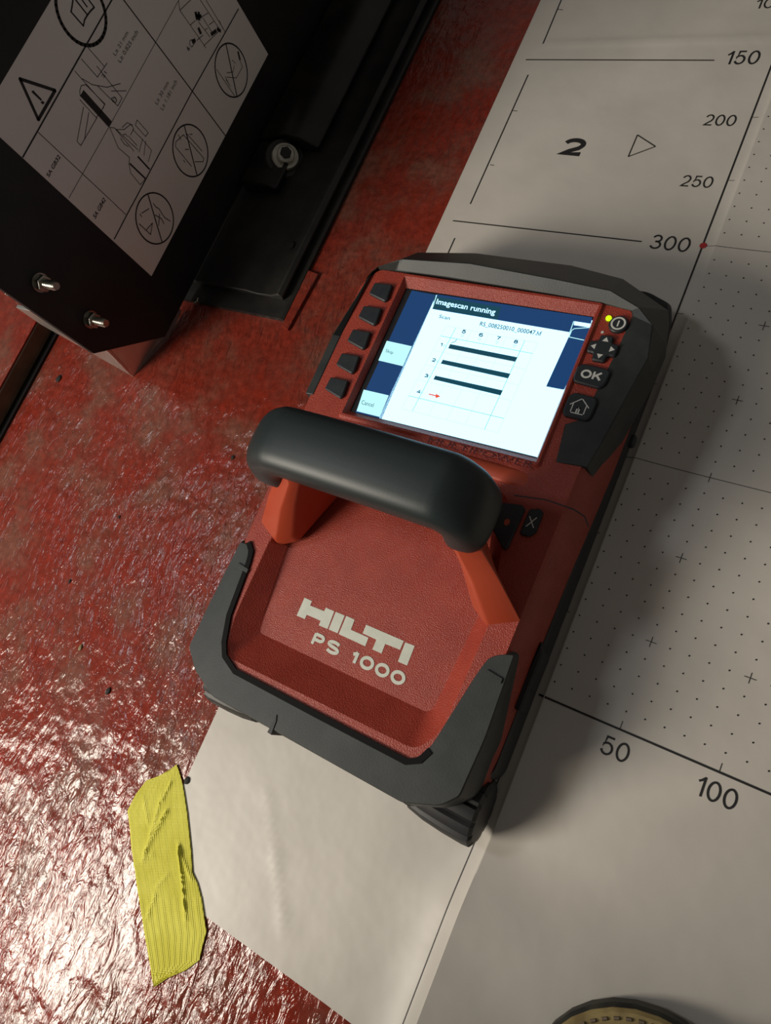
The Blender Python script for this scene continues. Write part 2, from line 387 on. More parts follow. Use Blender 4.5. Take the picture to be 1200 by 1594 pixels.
flo = rnd([(-149,-32),(-36,-31.5),(-33,-29),(-29,25),(-44,84),(-138,84),(-156,26),(-150,-28)], [3,3,3,4,8,8,4,2])
kf = (CAM.z-50)/(CAM.z-54); flo = [(CAM.x+(p[0]-CAM.x)*kf, CAM.y+(p[1]-CAM.y)*kf) for p in flo]
rv = loft(bm, [lift(rim, ZT), lift(inset(rim, 0.8), ZT-0.5), lift(inset(flo, -1), 50.5), lift(flo, 50)], False, True)
opn = rnd([(-156,110),(-28,112),(-28,210),(-156,210)], 1.5)
inn = rnd([(-153.5,113.2),(-30,115.2),(-30,204.5),(-153.5,203.5)], 1.0)
sv = loft(bm, [lift(opn, ZT), lift(inset(opn, .4), ZT), lift(inn, 57)], False, True)
es = []
for ring in (outer, rv[0], sv[0]):
    for i in range(len(ring)):
        e = bm.edges.get((ring[i], ring[(i+1) % len(ring)])); es.append(e)
bmesh.ops.triangle_fill(bm, use_beauty=True, use_dissolve=False, edges=es, normal=(0,0,1))
obj('housing', bm, RED, SCN, smooth=25)
# raised red frame round the screen
bm = nb()
f0 = rnd([(-158.5,107),(-25.5,109),(-25.5,212.5),(-158.5,212.5)], 2); f1 = rnd([(-157,108.5),(-27,110.5),(-27,211),(-157,211)], 2)
f2 = rnd([(-153.3,113.4),(-30.2,115.2),(-30.2,204.3),(-153.3,203.3)], 0.8)
loft(bm, [lift(f0, ZT-.2), lift(f1, ZT+1.6), lift(inset(f1, 1.4), ZT+1.6), lift(f2, 58.2)], False, False)
obj('screen_frame', bm, RED, SCN, smooth=30)
# deck lip in front of the screen and dark seam
bm = nb(); rg = []
for i in range(9):
    a = math.pi*i/8; rg.append([(x, 101.0+5*math.cos(a), ZT-.8+k_*math.sin(a)) for x, k_ in ((-150,.6), (-135,2.0), (-110,2.6), (-80,2.6), (-50,2.6), (-38,2.0), (-28,.6))])
loft(bm, rg, False, False, close=False); obj('deck_lip', bm, REDS, SCN, smooth=60)
def strip3(bm, pts, w, z, t=0.12):
    pts = [Vector(p[:2]) for p in pts]; A = []; Bq = []
    for i, p in enumerate(pts):
        d = (pts[min(i+1, len(pts)-1)]-pts[max(i-1, 0)]).normalized(); s = Vector((-d.y, d.x))*w/2; A.append(p+s); Bq.append(p-s)
    poly = [tuple(q) for q in A]+[tuple(q) for q in Bq[::-1]]
    loft(bm, [lift(poly, z-t), lift(poly, z)])
bm = nb(); strip3(bm, [at(800,771,ZT), at(850,778,ZT), at(893,793,ZT), at(910,804,ZT), at(916,820,ZT)], 0.7, ZT+.08); obj('cover_seam', bm, BLK, SCN, smooth=0)
bm = text_bm('MULTIPOWER', (-93, 106.0, ZT+1.75), (64, 1.5, 0), (0, 4.0, 0), 0.0); obj('embossed_lettering', bm, EMB, SCN, smooth=0)

# front bumper (U shaped)
bo = [(-185.5,13),(-187,-30),(-187,-57),(-176,-67),(-157,-75.5),(-27,-75.5),(-9,-68),(-2,-60),(-0.5,-30),(-2,13)]
bi = [(-8,11),(-14,7),(-17,-4),(-25,-47),(-33,-57.5),(-149,-57.5),(-163,-50),(-170,-30),(-173,3),(-178,14)]
ring = bo+bi
ring_r = rnd(ring[::-1] if False else ring, [1.5,2,2,1.5,3,3,3,2,4,1.5, 3,6,6,9,7,8,8,10,6,4], 3)
def zbot(x, y): return 25 if y < -42 else 25+(y+42)/55*31
bm = nb()
ib = ccw(ring_r)
loft(bm, [[(p[0], p[1], zbot(*p)) for p in inset(ib, 0.5)], [(p[0], p[1], zbot(*p)+1.5) for p in inset(ib, -1.3)], [(p[0], p[1], max(zbot(*p)+1.7, 49)) for p in inset(ib, -1.6)],
          lift(ib, ZT-0.4), lift(inset(ib, 0.6), ZT+0.6)])
obj('front_bumper', bm, RUB, SCN, smooth=16)
bm = nb()                                              # black strip standing in for the dark gap between bumper and shell
BLK2 = mat('gap_black', (0.003, 0.003, 0.003), 0.8, spec=0.2)
gp = [(-179.0,14.6),(-174.2,10),(-172.6,3),(-169.4,-30),(-164.5,-45),(-160,-52),(-149,-57),(-90,-57.2),(-33,-57),(-27,-53.5),(-23.9,-47)]
strip3(bm, gp, 3.3, ZT+1.2, 3); obj('gap_strip', bm, BLK2, SCN, smooth=0)
for sx in (-1, 1):                                     # small grip notch on either bumper arm
    bm = nb(); cx = -91+sx*83.5; slab(bm, rnd([(cx-4.5,-2),(cx+4.5,-3),(cx+4.5,-0.3),(cx-4.5,1)], .5), ZT, ZT+1.5, .3); obj('bumper_tab', bm, RUB, SCN, smooth=0)
bm = nb(); slab(bm, [(-113,-77.6),(-110,-77.8),(-110.5,-70),(-112,-67)], 40, ZT+1.1, .2); obj('bumper_notch', bm, BLK, SCN, smooth=0)
bm = nb(); slab(bm, rnd([(-186,-66),(-150,-82),(-140,-77),(-50,-77),(-34,-82),(-2,-66),(-8,-58),(-176,-58)], 3), 22, 33, 2); obj('bumper_foot', bm, RUB, SCN, smooth=30)

# head bumper
def q2(u, v, z): p = at(u, v, z); return (p.x, p.y)
ST = [((-189,116),(-188.5,116.5),61,(-182.5,117)), ((-190,160),(-188.5,160),61.3,(-182.5,160)), ((-190.5,203),q2(578,424,62),62,(-182.5,206)), ((-183,226),q2(588,415,64.5),64.5,(-180,212)),
      ((-166,239.5),q2(625,403,66.5),66.5,(-164,213)), ((-125,244.5),q2(733,410,67),67,(-128,213.5)), ((-60,244.5),q2(863,434,67),67,(-60,212.5)), ((-27,240),q2(950,452,66),66,(-27,211.5)),
      ((4,224),q2(995,479,63),63,(-11,210)), ((9,203),(3.0,203),61.5,(-9.5,207)), ((8.5,184),(7,184),61,(-10.5,184)), ((5.5,162),(4,162),61,(-12.5,162)), ((2.8,142),(1.6,142),61,(-14,142)),
      ((2,135),(.8,135.5),61,(-22,137)), ((-.5,116),(-2,116.5),61,(-19,115))]
bm = nb(); rg = []
for lo_, hi_, zh, in_ in ST:
    rg.append([(*lo_, 30), (*lo_, 44), (*hi_, zh), (*in_, 61.0), (*in_, 52)])
loft(bm, rg); obj('head_bumper', bm, RUB, SCN, bevel=0.7, smooth=12)
# side skirt insert and position mark
bm = nb(); slab(bm, rnd([(-1,-12),(4.2,-12),(4.8,20),(2,26),(-1,22)], 1), 12, 33, 1); obj('side_insert', bm, BLK, SCN, smooth=0)
bm = nb(); lathe(bm, (2, 155, 14), (1,0,0), [(0,4),(4,4),(5,3)], 14); obj('position_mark', bm, KEY, SCN)
# wheels
for cx, s in ((-166, -1), (-16, 1)):
    for cy, ox in ((-69, 0), (219, -5)):
        bm = nb(); prof = [(-19.5*s,11),(-19*s,15.8),(-10*s,17.4),(2*s,18.2),(14*s,18.4),(18*s,18.0),(19.5*s,15.5),(20*s,9)]
        lathe(bm, (cx+ox*s, cy, 18.6), (1,0,0), prof, 60, tooth=(5,1,1.4,14)); obj('wheel', bm, BLK, SCN, smooth=20)

# handle arms
armz = [(54,  [(-5,28.5),(-20,20),(-32,27),(-53,84),(-50,88),(-43,65)]),
        (61,  [(-5.5,29.5),(-21,21.5),(-32,27.5),(-54,84),(-50,88),(-43.5,65)]),
        (82,  [(-18,43),(-30,37),(-39,43),(-54,84),(-49,88),(-38,68)]),
        (100, [(-31,55),(-41,50),(-48,55),(-54,83),(-47,86),(-35,70)]),
        (110, [(-34,58),(-43,54),(-49,58),(-54,80),(-46,84),(-38,72)])]
for s in (0, 1):
    bm = nb(); rg = []
    for z, p in armz:
        q = [(x if s == 0 else -183-x, y) for x, y in p]; rg.append(lift(rnd(q, [1,1.5,2.5,4,4,3], 2), z))
    loft(bm, rg); obj('handle_arm', bm, REDS, SCN, smooth=30)
# grip
bm = nb(); rg = []
path = [(-160,65,91,-75),(-158.5,66,99,-66),(-155,67,108,-45),(-147,68,115,-22),(-136,68,118,-8),(-91,68,119,0),(-54,68,118,6),(-44,68,116,16),(-38.5,67,109,48),(-37,65.5,101,68),(-36.5,65,94,76)]
import functools
fine = []
for i in range(len(path)-1):
    for k in range(4):
        t = k/4; p0 = path[max(i-1,0)]; p1 = path[i]; p2 = path[i+1]; p3 = path[min(i+2, len(path)-1)]
        fine.append([0.5*((2*b)+(c-a)*t+(2*a-5*b+4*c-d)*t*t+(-a+3*b-3*c+d)*t**3) for a, b, c, d in zip(p0, p1, p2, p3)])
fine.append(list(path[-1]))
for i, (x, y, z, tl) in enumerate(fine):
    a = R_(tl); up = Vector((math.sin(a), 0, math.cos(a))); n = 28; rr = []
    e = min(i, len(fine)-1-i); sc = (0.93, 0.97, 1)[min(e, 2)]
    hy, hz = 18.5*sc, 13.5*sc
    for k in range(n):
        t = 2*math.pi*k/n; c, s_ = math.cos(t), math.sin(t); ex = 0.68
        rr.append(Vector((x, y, z))+Vector((0,1,0))*hy*math.copysign(abs(c)**ex, c)+up*hz*math.copysign(abs(s_)**ex, s_))
    rg.append(rr)
loft(bm, rg); obj('grip', bm, GRIP, SCN, smooth=50)

# soft keys
KQ = [at(u, v, ZT+2) for u, v in ((583,439.5),(611,443),(603,466),(598,469),(574,457))]
for i in range(5):
    bm = nb()
    slab(bm, rnd(ccw([(p.x, p.y-17.6*i) for p in KQ]), 1.0, 3), ZT-1, ZT+2.4, 0.7); obj('soft_key', bm, KEY, SCN, smooth=30)
ZK = ZT+2.2
def keyprint(name, bm, par): return obj(name, bm, KWT, par, smooth=0)
# power key
bm = nb(); lathe(bm, (-14.6,200,ZT-1), (0,0,1), [(0,5.2),(2.6,5.2),(3.2,4.6)], 28); pk = obj('power_key', bm, KEY, SCN)
bm = nb()
loft(bm, [[(-14.6+r*math.cos(2*math.pi*k/28), 200+r*math.sin(2*math.pi*k/28), ZK+.1) for k in range(28)] for r in (3.0, 4.0)], False, False)
slab(bm, [(-15.0,198.2),(-14.2,198.2),(-14.2,201.8),(-15.0,201.8)], ZK, ZK+.1); keyprint('key_symbol', bm, pk)
bm = nb(); lathe(bm, (-21.2,203.3,ZT-.5), (0,0,1), [(0,1.7),(1.2,1.6),(1.7,.8)], 16); tag(obj('status_light', bm, LED, SCN), 'glowing yellow-green status light')
bm = nb(); lathe(bm, (-21.6,194.4,ZT-.5), (0,0,1), [(0,.9),(.8,.8)], 12); obj('sensor_dot', bm, KWT, SCN)
# direction pad
cx, cy = -17.6, 184
bm = nb(); a, b = 3.7, 8.0
slab(bm, rnd([(cx-b,cy-a),(cx-a,cy-a),(cx-a,cy-b),(cx+a,cy-b),(cx+a,cy-a),(cx+b,cy-a),(cx+b,cy+a),(cx+a,cy+a),(cx+a,cy+b),(cx-a,cy+b),(cx-a,cy+a),(cx-b,cy+a)], 1.5, 3), ZT-1, ZT+2.4, .7)
dp = obj('direction_pad', bm, KEY, SCN, smooth=30)
for k in range(4):
    an = k*math.pi/2; bm = nb(); q = [(6.6,0),(4.0,1.7),(4.0,-1.7)]
    slab(bm, [(cx+x*math.cos(an)-y*math.sin(an), cy+x*math.sin(an)+y*math.cos(an)) for x, y in q], ZT+2.3, ZT+2.5); keyprint('arrow_symbol', bm, dp)
bm = nb(); slab(bm, rnd([(-27,164.5),(-26,161.5),(-11,160.5),(-9,163.5),(-8.6,171),(-11,172.5),(-24.5,173),(-27,171)], 1.5), ZT-1, ZT+2.4, .7); kk = obj('ok_key', bm, KEY, SCN, smooth=30)
bm = gtext('OK', (-23.6,164.4,ZT+2.5), (11.6,0,0), (0,5.2,0), .22, .08); keyprint('key_symbol', bm, kk)
bm = nb(); slab(bm, rnd([(-25.5,143.5),(-24,141),(-11.5,140.8),(-9.8,143),(-9.4,152.5),(-11,155),(-23,155.5),(-25.3,153)], 1.5), ZT-1, ZT+2.4, .7); kk = obj('home_key', bm, KEY, SCN, smooth=30)
def wire(bm, pts, w, z, close=False):
    pts = [Vector(p) for p in pts]
    if close: pts.append(pts[0])
    for p, q in zip(pts, pts[1:]):
        d = (q-p); s = Vector((-d.y, d.x)).normalized()*w/2; e = d.normalized()*w/2
        bm.faces.new([bm.verts.new((c.x, c.y, z)) for c in (p+s-e, p-s-e, q-s+e, q+s+e)])
bm = nb(); hx, hy = -17.6, 147.5
wire(bm, [(hx-5,hy+.6),(hx,hy+5),(hx+5,hy+.6)], .55, ZK+.25); wire(bm, [(hx-3.6,hy+1.2),(hx-3.6,hy-4),(hx+3.6,hy-4),(hx+3.6,hy+1.2)], .55, ZK+.26)
wire(bm, [(hx-.6,hy-3.6),(hx-.6,hy-.8),(hx+.6,hy-.8),(hx+.6,hy-3.6)], .8, ZK+.27); keyprint('key_symbol', bm, kk)
# start and cancel keys beside the handle
bm = nb(); slab(bm, rnd([(-38.2,85),(-40,72),(-27.4,61),(-25.6,62),(-24.6,85.5),(-27,87)], 1.2), ZT-1, ZT+1.8, .6); kk = obj('start_key', bm, KEY, SCN, smooth=30)
bm = nb(); slab(bm, [(-31+1.5*math.cos(i*math.pi/8), 75.5+1.9*math.sin(i*math.pi/8)) for i in range(16)], ZT+1.7, ZT+1.9); obj('key_symbol', bm, REDS, kk, smooth=0)
bm = nb(); slab(bm, rnd([(-22.4,86),(-22.6,71.6),(-17.4,71.6),(-14.6,75),(-14.8,86.6),(-17,87.8)], 1.4), ZT-1, ZT+1.8, .6); kk = obj('cancel_key', bm, KEY, SCN, smooth=30)
bm = nb(); wire(bm, [(-20.4,76.6),(-17,82.4)], .55, ZT+1.95); wire(bm, [(-20.6,82),(-16.6,77)], .55, ZT+1.97); keyprint('key_symbol', bm, kk)

# brand lettering on the recess floor
def zpt(u, v): return at(440+u/5.4545, 900+v/5.4545, 50.2)
polys = [[(185,165),(248,195),(232,232),(352,280),(366,250),(437,282),(380,432),(305,400),(322,362),(203,310),(187,347),(118,318)],
         [(450,285),(525,318),(465,468),(390,435)], [(540,320),(610,352),(578,438),(728,505),(700,578),(475,475)],
         [(708,395),(1028,533),(995,608),(870,558),(838,640),(760,605),(795,522),(678,468)], [(1040,545),(1120,575),(1055,742),(977,708)]]
for p in polys:
    bm = nb(); q = ccw([tuple(zpt(*c)[:2]) for c in p]); slab(bm, q, 49.9, 50.15); obj('logo_letter', bm, WHT, SCN, smooth=0)
a = zpt(232,562); b = zpt(905,862); hgt = 7.6
for s, f0_, f1_ in (('P',0,.130),('S',.160,.315),('1',.44,.515),('0',.545,.69),('0',.71,.855),('0',.875,1.02)):
    w = 61.1; bm = gtext(s, (a.x+w*f0_, a.y+.2, 50.2), (w*(f1_-f0_), 0, 0), (0, hgt, 0), .25); obj('model_lettering', bm, WHT, SCN, smooth=0)

# ---------------------------------------------------------------- the lit screen (print drawn on the display plane)
ZS = 58.0
def sp(u, v, d=0.0): return at(u, v, ZS+d)
def spoly(name, pts, m, par, d):
    bm = nb(); bm.faces.new([bm.verts.new(sp(u, v, d)) for u, v in pts]); return obj(name, bm, m, par, smooth=0)
bm = nb(); slab(bm, [(-153.4,113.2),(-30.1,115.2),(-30.1,204.4),(-153.4,203.4)], 57.05, 57.6); LCD = obj('display_glass', bm, BLK, SCN, smooth=0)
spoly('display_page', [(679,459),(923,499),(838,712),(590,651)], SCW, LCD, 0)
spoly('display_side_bar', [(641,452),(679,459),(594,652),(553,642)], SCB, LCD, 0)
spoly('display_title_bar', [(680,458),(922,494),(915,522),(673,481)], SCB, LCD, .05)
spoly('display_title_patch', [(676.5,461),(780,478),(774,497.5),(673,480)], SCD, LCD, .08)
spoly('display_side_line', [(679,459),(680.3,459.3),(674,479),(672.8,479)], SCC, LCD, .1)
spoly('display_right_bar', [(893,507),(912,510),(876,606.5),(850,601.5)], SCB, LCD, .06)
spoly('display_right_bar', [(906,515),(921,517),(878,606.5),(868,604)], SCB, LCD, .05)
spoly('display_key', [(602,530.5),(641,539),(627,570),(589,561)], SCC, LCD, .06)
spoly('display_key', [(566,606.5),(605,615.5),(591,649),(555,640)], SCC, LCD, .06)
spoly('display_battery', [(894,500),(919.5,504),(918.5,510),(893,506)], SCW, LCD, .1)
def swire(name, lines, w, m, d):
    bm = nb()
    for l in lines:
        for p, q in zip(l, l[1:]):
            P, Q = sp(*p, d), sp(*q, d); dd = Q-P; s = Vector((-dd.y, dd.x, 0)).normalized()*w/2
            bm.faces.new([bm.verts.new(c) for c in (P+s, P-s, Q-s, Q+s)])
    return obj(name, bm, m, LCD, smooth=0)
swire('display_tab', [[(917,510),(894,511.5),(890,514),(885.5,524.5),(909,529.5)], [(893,500),(886,520)]], .45, SCC, .12)
# grid: transform from the enlarged view of the page (5.4545x, origin 640,460)
def z5(u, v): return (640+u/5.4545, 460+v/5.4545)
def quadmap(s, t):                                    # s 0..5 across, t 0..6 down the page grid
    TLq, TRq, BRq, BLq = (295,258), (1072,402), (735,1165), (-80,962)
    # projective-ish: work on the display plane itself
    a_, b_, c_, d_ = [sp(*z5(*q)) for q in (TLq, TRq, BRq, BLq)]
    return (a_*(1-s)*(1-t)+b_*s*(1-t)+c_*s*t+d_*(1-s)*t)
sx = [0, .115, .295, .485, .675, .870, 1.0]; ty = [0, .118, .292, .465, .64, .815, .885, 1.0]
ty = [0, .122, .30, .475, .65, .845, 1.0]
def gl(name, segs, w, m, d):
    bm = nb()
    for (s0, t0), (s1, t1) in segs:
        P = quadmap(s0, t0); Q = quadmap(s1, t1); P.z = Q.z = ZS+d; dd = Q-P; s = Vector((-dd.y, dd.x, 0)).normalized()*w/2
        bm.faces.new([bm.verts.new(c) for c in (P+s, P-s, Q-s, Q+s)])
    return obj(name, bm, m, LCD, smooth=0)
gl('display_grid', [((s, 0), (s, 1)) for s in (0,1)]+[((s, 0.0), (s, 1)) for s in sx[2:5]]+[((0, t), (1, t)) for t in [0,1]+ty[2:5]]+[((sx[1], t), (sx[5], t)) for t in (.245, .42)], .22, SCF, .04)
gl('display_axes', [((sx[1], 0), (sx[1], 1)), ((sx[5], 0), (sx[5], 1)), ((0, ty[1]), (1, ty[1])), ((0, ty[5]), (1, ty[5]))], .38, SCL, .05)
for q in ([(330,412),(902,524),(882,562),(314,448)], [(268,545),(842,664),(822,704),(250,578)], [(205,680),(778,806),(758,848),(188,712)]):
    spoly('display_scan_bar', [z5(*c) for c in q], SCD, LCD, .1)
swire('display_corner_mark', [[z5(388,372), z5(372,392), z5(340,402)]], .4, SCD, .12)
spoly('display_arrow', [z5(*c) for c in [(150,832),(210,846),(208,832),(250,858),(204,872),(207,856),(148,842)]], SCR, LCD, .12)
def stext(s, bl, br, tl, m, bold=0.0, d=.15):
    O = sp(*bl, d); U = sp(*br, d)-O; V = sp(*tl, d)-O; bm = text_bm(s, O, U, V, bold); return obj('display_text', bm, m, LCD, smooth=0)
def sdig(s, bl, br, tl):
    O = sp(*bl, .15); U = (sp(*br, .15)-O)*1.1; V = (sp(*tl, .15)-O)*1.2; return obj('display_digit', gtext(s, O, U, V, .24), SCD, LCD, smooth=0)
stext('Imagescan running', (677.5,475.5), (769,492.5), (681,465), SCW, .012)
stext('Scan', z5(233,190), z5(325,208), z5(243,160), SCD, .01)
stext('RS_008250010_000047.hf', z5(577,262), z5(1100,350), z5(590,220), SCD, .014)
for s, (u, v) in (('5',(424,318)),('6',(570,346)),('7',(718,374)),('8',(866,404))):
    sdig(s, z5(u,v), z5(u+33,v+7), z5(u+9,v-26))
    swire('display_pointer', [[z5(u+0,v+14), z5(u+26,v+19), z5(u+6,v+37), z5(u,v+14)]], .18, SCL, .12)
for s, (u, v) in (('1',(241,428)),('2',(170,560)),('3',(108,692)),('4',(42,828))):
    sdig(s, z5(u,v), z5(u+(18 if s == '1' else 30),v+6), z5(u+9,v-25))
    swire('display_pointer', [[z5(u+38,v-12), z5(u+58,v+0), z5(u+30,v+6), z5(u+38,v-12)]], .18, SCL, .12)
stext('Skip', (599.5,549.5), (611,553), (601,543), SCD); stext('Cancel', (562,629), (581,634), (563.5,622.5), SCD)

# ---------------------------------------------------------------- yellow tape
LR = [((263,1200),(275,1190)),((245,1209),(279,1200)),((228,1215),(284,1217)),((212,1236),(288,1240)),((199,1262),(292,1266)),((203,1292),(295,1295)),((205,1320),(298,1325)),((210,1350),(300,1358)),((213,1375),(308,1375)),((217,1400),(314,1398)),
      ((222,1430),(318,1425)),((227,1462),(322,1450)),((231,1485),(315,1475)),((235,1508),(311,1494)),((237,1522),(290,1509)),((239,1531),(262,1521)),((240,1536),(244,1533))]
random.seed(4); bm = nb(); rows = []; NU = 44
creases = [((255,1245),(268,1218),1.3),((255,1235),(225,1340),1.0),((262,1262),(226,1330),1.2),((281,1315),(292,1430),1.7),((282,1325),(300,1368),1.0),((230,1430),(244,1392),1.0),((245,1380),(262,1362),.8),((236,1300),(262,1262),1.0),((205,1350),(240,1330),.7),((240,1516),(275,1512),.8),((225,1240),(232,1280),.6)]
creases = [(at(*a)[:2], at(*b)[:2], h) for a, b, h in creases]
NV = 9
for i in range((len(LR)-1)*NV+1):
    k = min(i//NV, len(LR)-2); t = i/NV-k
    l = Vector(LR[k][0]).lerp(Vector(LR[k+1][0]), t); r = Vector(LR[k][1]).lerp(Vector(LR[k+1][1]), t); row = []
    for j in range(NU+1):
        q = l.lerp(r, j/NU); p = at(q.x, q.y, 0.6)
        z = 0.75 + (pz(p.x, p.y) if p.x > -190 and p.y > lowy(p.x)-2 else 0.2)
        for a, b, h in creases: z += 1.25*h*math.exp(-seg_d(p.x, p.y, a, b)/0.8)
        z += 0.16*math.sin(j*1.3+0.5*math.sin(i*.15))*(1 if i > 80 else 0.3)+random.uniform(-.04, .04)
        row.append(bm.verts.new((p.x, p.y, z)))
    rows.append(row)
for a, b in zip(rows, rows[1:]):
    for i in range(NU): bm.faces.new((a[i], a[i+1], b[i+1], b[i]))
tp = obj('adhesive_tape', bm, TAPE, smooth=60)
sm = tp.modifiers.new('thickness', 'SOLIDIFY'); sm.thickness = 0.00035; sm.offset = -1
tag(tp, 'short wrinkled strip of yellow cloth tape holding the corner of the paper', 'tape')

# ---------------------------------------------------------------- machine with the instruction label
XP = -385.0
MAC = empty('machine_housing', (-400, 250, 0), 'black upright machine plate with a white instruction label and protruding bolts', 'machine')
def ypoly(bm, pts, x0, x1): loft(bm, [[(x, y, z) for y, z in pts] for x in (x0, x1)])
bm = nb(); ypoly(bm, [(103,64),(150,12),(640,12),(640,345),(103,345)], XP-5, XP); obj('side_plate', bm, PLT, MAC, bevel=0.4)
bm = nb(); ypoly(bm, [(190,66),(620,66),(620,330),(190,330)], XP-110, XP-6); obj('inner_body', bm, PLT, MAC, bevel=2)
bm = nb()                                              # bent bright bracket under the plate corner
t = 3
loft(bm, [[(-412,112,0),(-394,154,0),(-391,180,4),(-391,180,62),(-391,118,62),(-411,113,62)], [(-415,113,0),(-397,155,0),(-394,181,4),(-394,181,62),(-394,118,62),(-414,114,62)]])
obj('foot_bracket', bm, BRT, MAC, bevel=0.6)
bm = nb(); loft(bm, [[(-412,112,2),(-448,112,72),(-448,112,96),(-391,112,96),(-391,112,50)], [(-412,115,2),(-448,115,72),(-448,115,96),(-391,115,96),(-391,115,50)]])
obj('foot_gusset', bm, BRT, MAC, bevel=0.6)
for y, z in ((122.5,127),(123,80.5)):                  # studs with nuts
    bm = nb(); lathe(bm, (XP,y,z), (1,0,0), [(0,6.6),(1.2,6.6)], 24); st = obj('washer', bm, STL, MAC)
    bm = nb(); lathe(bm, (XP+1.2,y,z), (1,0,0), [(0,5.9),(5,5.9),(5.6,5.2)], 6); obj('nut', bm, STL, st, bevel=.3)
    bm = nb(); prof = []
    for k in range(14): prof += [(k*1.0, 3.3 if k % 2 else 2.9)]
    lathe(bm, (XP+4,y,z), (1,0,0), prof+[(14.5,2.6)], 18); obj('stud', bm, STL, st, smooth=20)
LBX = XP+0.3
LY0, LY1, LZ0, LZ1 = 182.0, 403.5, 51.2, 207.0
bm = nb(); ypoly(bm, [(LY0,LZ0),(LY1,LZ0),(LY1,LZ1),(LY0,LZ1)], XP+.02, LBX); LBL = obj('instruction_label', bm, LAB, MAC, smooth=0, label='white pictogram label')
def lp(u, v, d=0.12): p = atx(u, v, LBX+d); return p
def lwire(name, lines, w, d=0.12, m=INK):
    bm = nb()
    for l in lines:
        for p, q in zip(l, l[1:]):
            P, Q = lp(*p, d), lp(*q, d); dd = (Q-P)
            if dd.length < .01: continue
            e = dd.normalized()*w*.3; s = Vector((0, -dd.z, dd.y)).normalized()*w/2
            bm.faces.new([bm.verts.new(c) for c in (P+s-e, P-s-e, Q-s+e, Q+s+e)])
    return obj(name, bm, m, LBL, smooth=0)
k7 = 2.7273
def a7(u, v): return (u/k7, v/k7)
def zline(*pts): return [a7(*p) for p in pts]
lwire('label_rule', [zline((97,667),(480,-10))], 1.0); lwire('label_rule', [zline((518,-10),(815,385),(958,577))], .9)
lwire('label_rule', [zline((1012,38),(816,388),(560,873)), [(205,320),(178,372)]], .9)
lwire('label_rule', [zline((765,-10),(465,535),(293,840))], .4, m=INK2); lwire('label_rule', [zline((163,562),(495,873)), [(181,320),(196,334)]], .5)
# warning triangle with exclamation mark
lwire('warning_triangle', [zline((85,335),(234,384),(163,508),(85,335))], 2.0, .13)
bm = nb()
def lfill(pts, d=.15): bm.faces.new([bm.verts.new(lp(u, v, d)) for u, v in pts])
lfill([a7(*c) for c in [(133,390),(141,383),(178,422),(174,429)]]); lfill([a7(*c) for c in [(172,435),(180,427),(190,436),(182,444)]]); obj('exclamation_mark', bm, INK, LBL, smooth=0)
def circ(cy, cz, r, n=36): return [(cy+r*math.cos(2*math.pi*k/n), cz+r*math.sin(2*math.pi*k/n)) for k in range(n+1)]
def yzwire(name, lines, w, d=.12, m=INK):
    bm = nb()
    for l in lines:
        for p, q in zip(l, l[1:]):
            P = Vector((LBX+d, *p)); Q = Vector((LBX+d, *q)); dd = Q-P; e = dd.normalized()*w*.25; s = Vector((0, -dd.z, dd.y)).normalized()*w/2
            bm.faces.new([bm.verts.new(c) for c in (P+s-e, P-s-e, Q-s+e, Q+s+e)])
    return obj(name, bm, m, LBL, smooth=0)
for u, v in ((241.5,340.5),(297,235),(360.5,110)):
    c = lp(u, v); b_ = lp(*{(241.5,340.5):(231,305),(297,235):(287,196),(360.5,110):(352.5,72)}[(u,v)]); r = 18.5
    yzwire('prohibition_ring', [circ(c.y, c.z, r)], 1.1); dd = Vector((b_.y-c.y, b_.z-c.z)).normalized()*r
    yzwire('prohibition_bar', [[(c.y-dd.x, c.z-dd.y), (c.y+dd.x, c.z+dd.y)]], 1.0, .14)
c = lp(*a7(347,48)); yzwire('manual_ring', [circ(c.y, c.z, 18.5)], 2.2)
k6 = 6.644
def b6(u, v): return (u/k6, v/k6)
lwire('open_book', [[b6(*q) for q in [(755,-5),(745,70),(735,122),(862,268),(875,205),(905,155),(940,110),(975,75),(915,-5)]], [b6(780,-5), b6(905,155)], [b6(850,0), b6(900,70)]], 1.0)
# pictogram sketches (enlarged view: 6x, origin 100,60)
def c6(u, v): return (100+u/6, 60+v/6)
def sk(name, ls, w=.45, m=INK2): return lwire(name, [[c6(*q) for q in l] for l in ls], w, .12, m)
sk('saw_sketch', [[(222,85),(375,260)],[(162,190),(310,360),(400,230)],[(100,305),(380,620)],[(170,375),(260,430),(400,455),(525,420)],[(305,258),(540,555),(500,630),(310,440)],
    [(160,440),(200,430),(380,610),(360,650)],[(145,570),(300,740),(370,640)],[(160,440),(145,490),(150,540)],[(180,640),(120,960),(155,1000),(305,740)],[(230,690),(190,935)],[(440,490),(580,488)],[(440,560),(470,545),(492,575),(480,600),(455,590),(440,560)]], .5)
sk('saw_blade_teeth', [[(180,525),(415,785)]], 5.0, INK)
sk('blade_sketch', [[(425,830),(505,1020),(610,1110),(605,1170),(620,1255),(710,1365),(760,1310)],[(425,830),(470,835),(690,1040)],[(470,835),(650,1050)],[(480,850),(560,850),(620,800),(650,840),(620,900)],[(540,830),(590,785),(640,810)],[(680,760),(785,880),(760,915),(665,810),(680,760)],
    [(640,850),(730,940),(815,1045),(785,1150)],[(730,940),(700,1060)],[(600,910),(680,1000)],[(760,960),(745,1090)],[(550,900),(570,890),(590,915)],[(525,930),(560,985),(600,1010)]], .5)
sk('blade_bar', [[(615,1170),(760,1310)],[(690,1105),(795,1220)]], 1.3, INK)
def lt(s, bl, br, tl, bold=0, m=INK, name='label_text'):
    O = lp(*bl); U = lp(*br)-O; V = lp(*tl)-O; return obj(name, text_bm(s, O, U, V, bold), m, LBL, smooth=0)
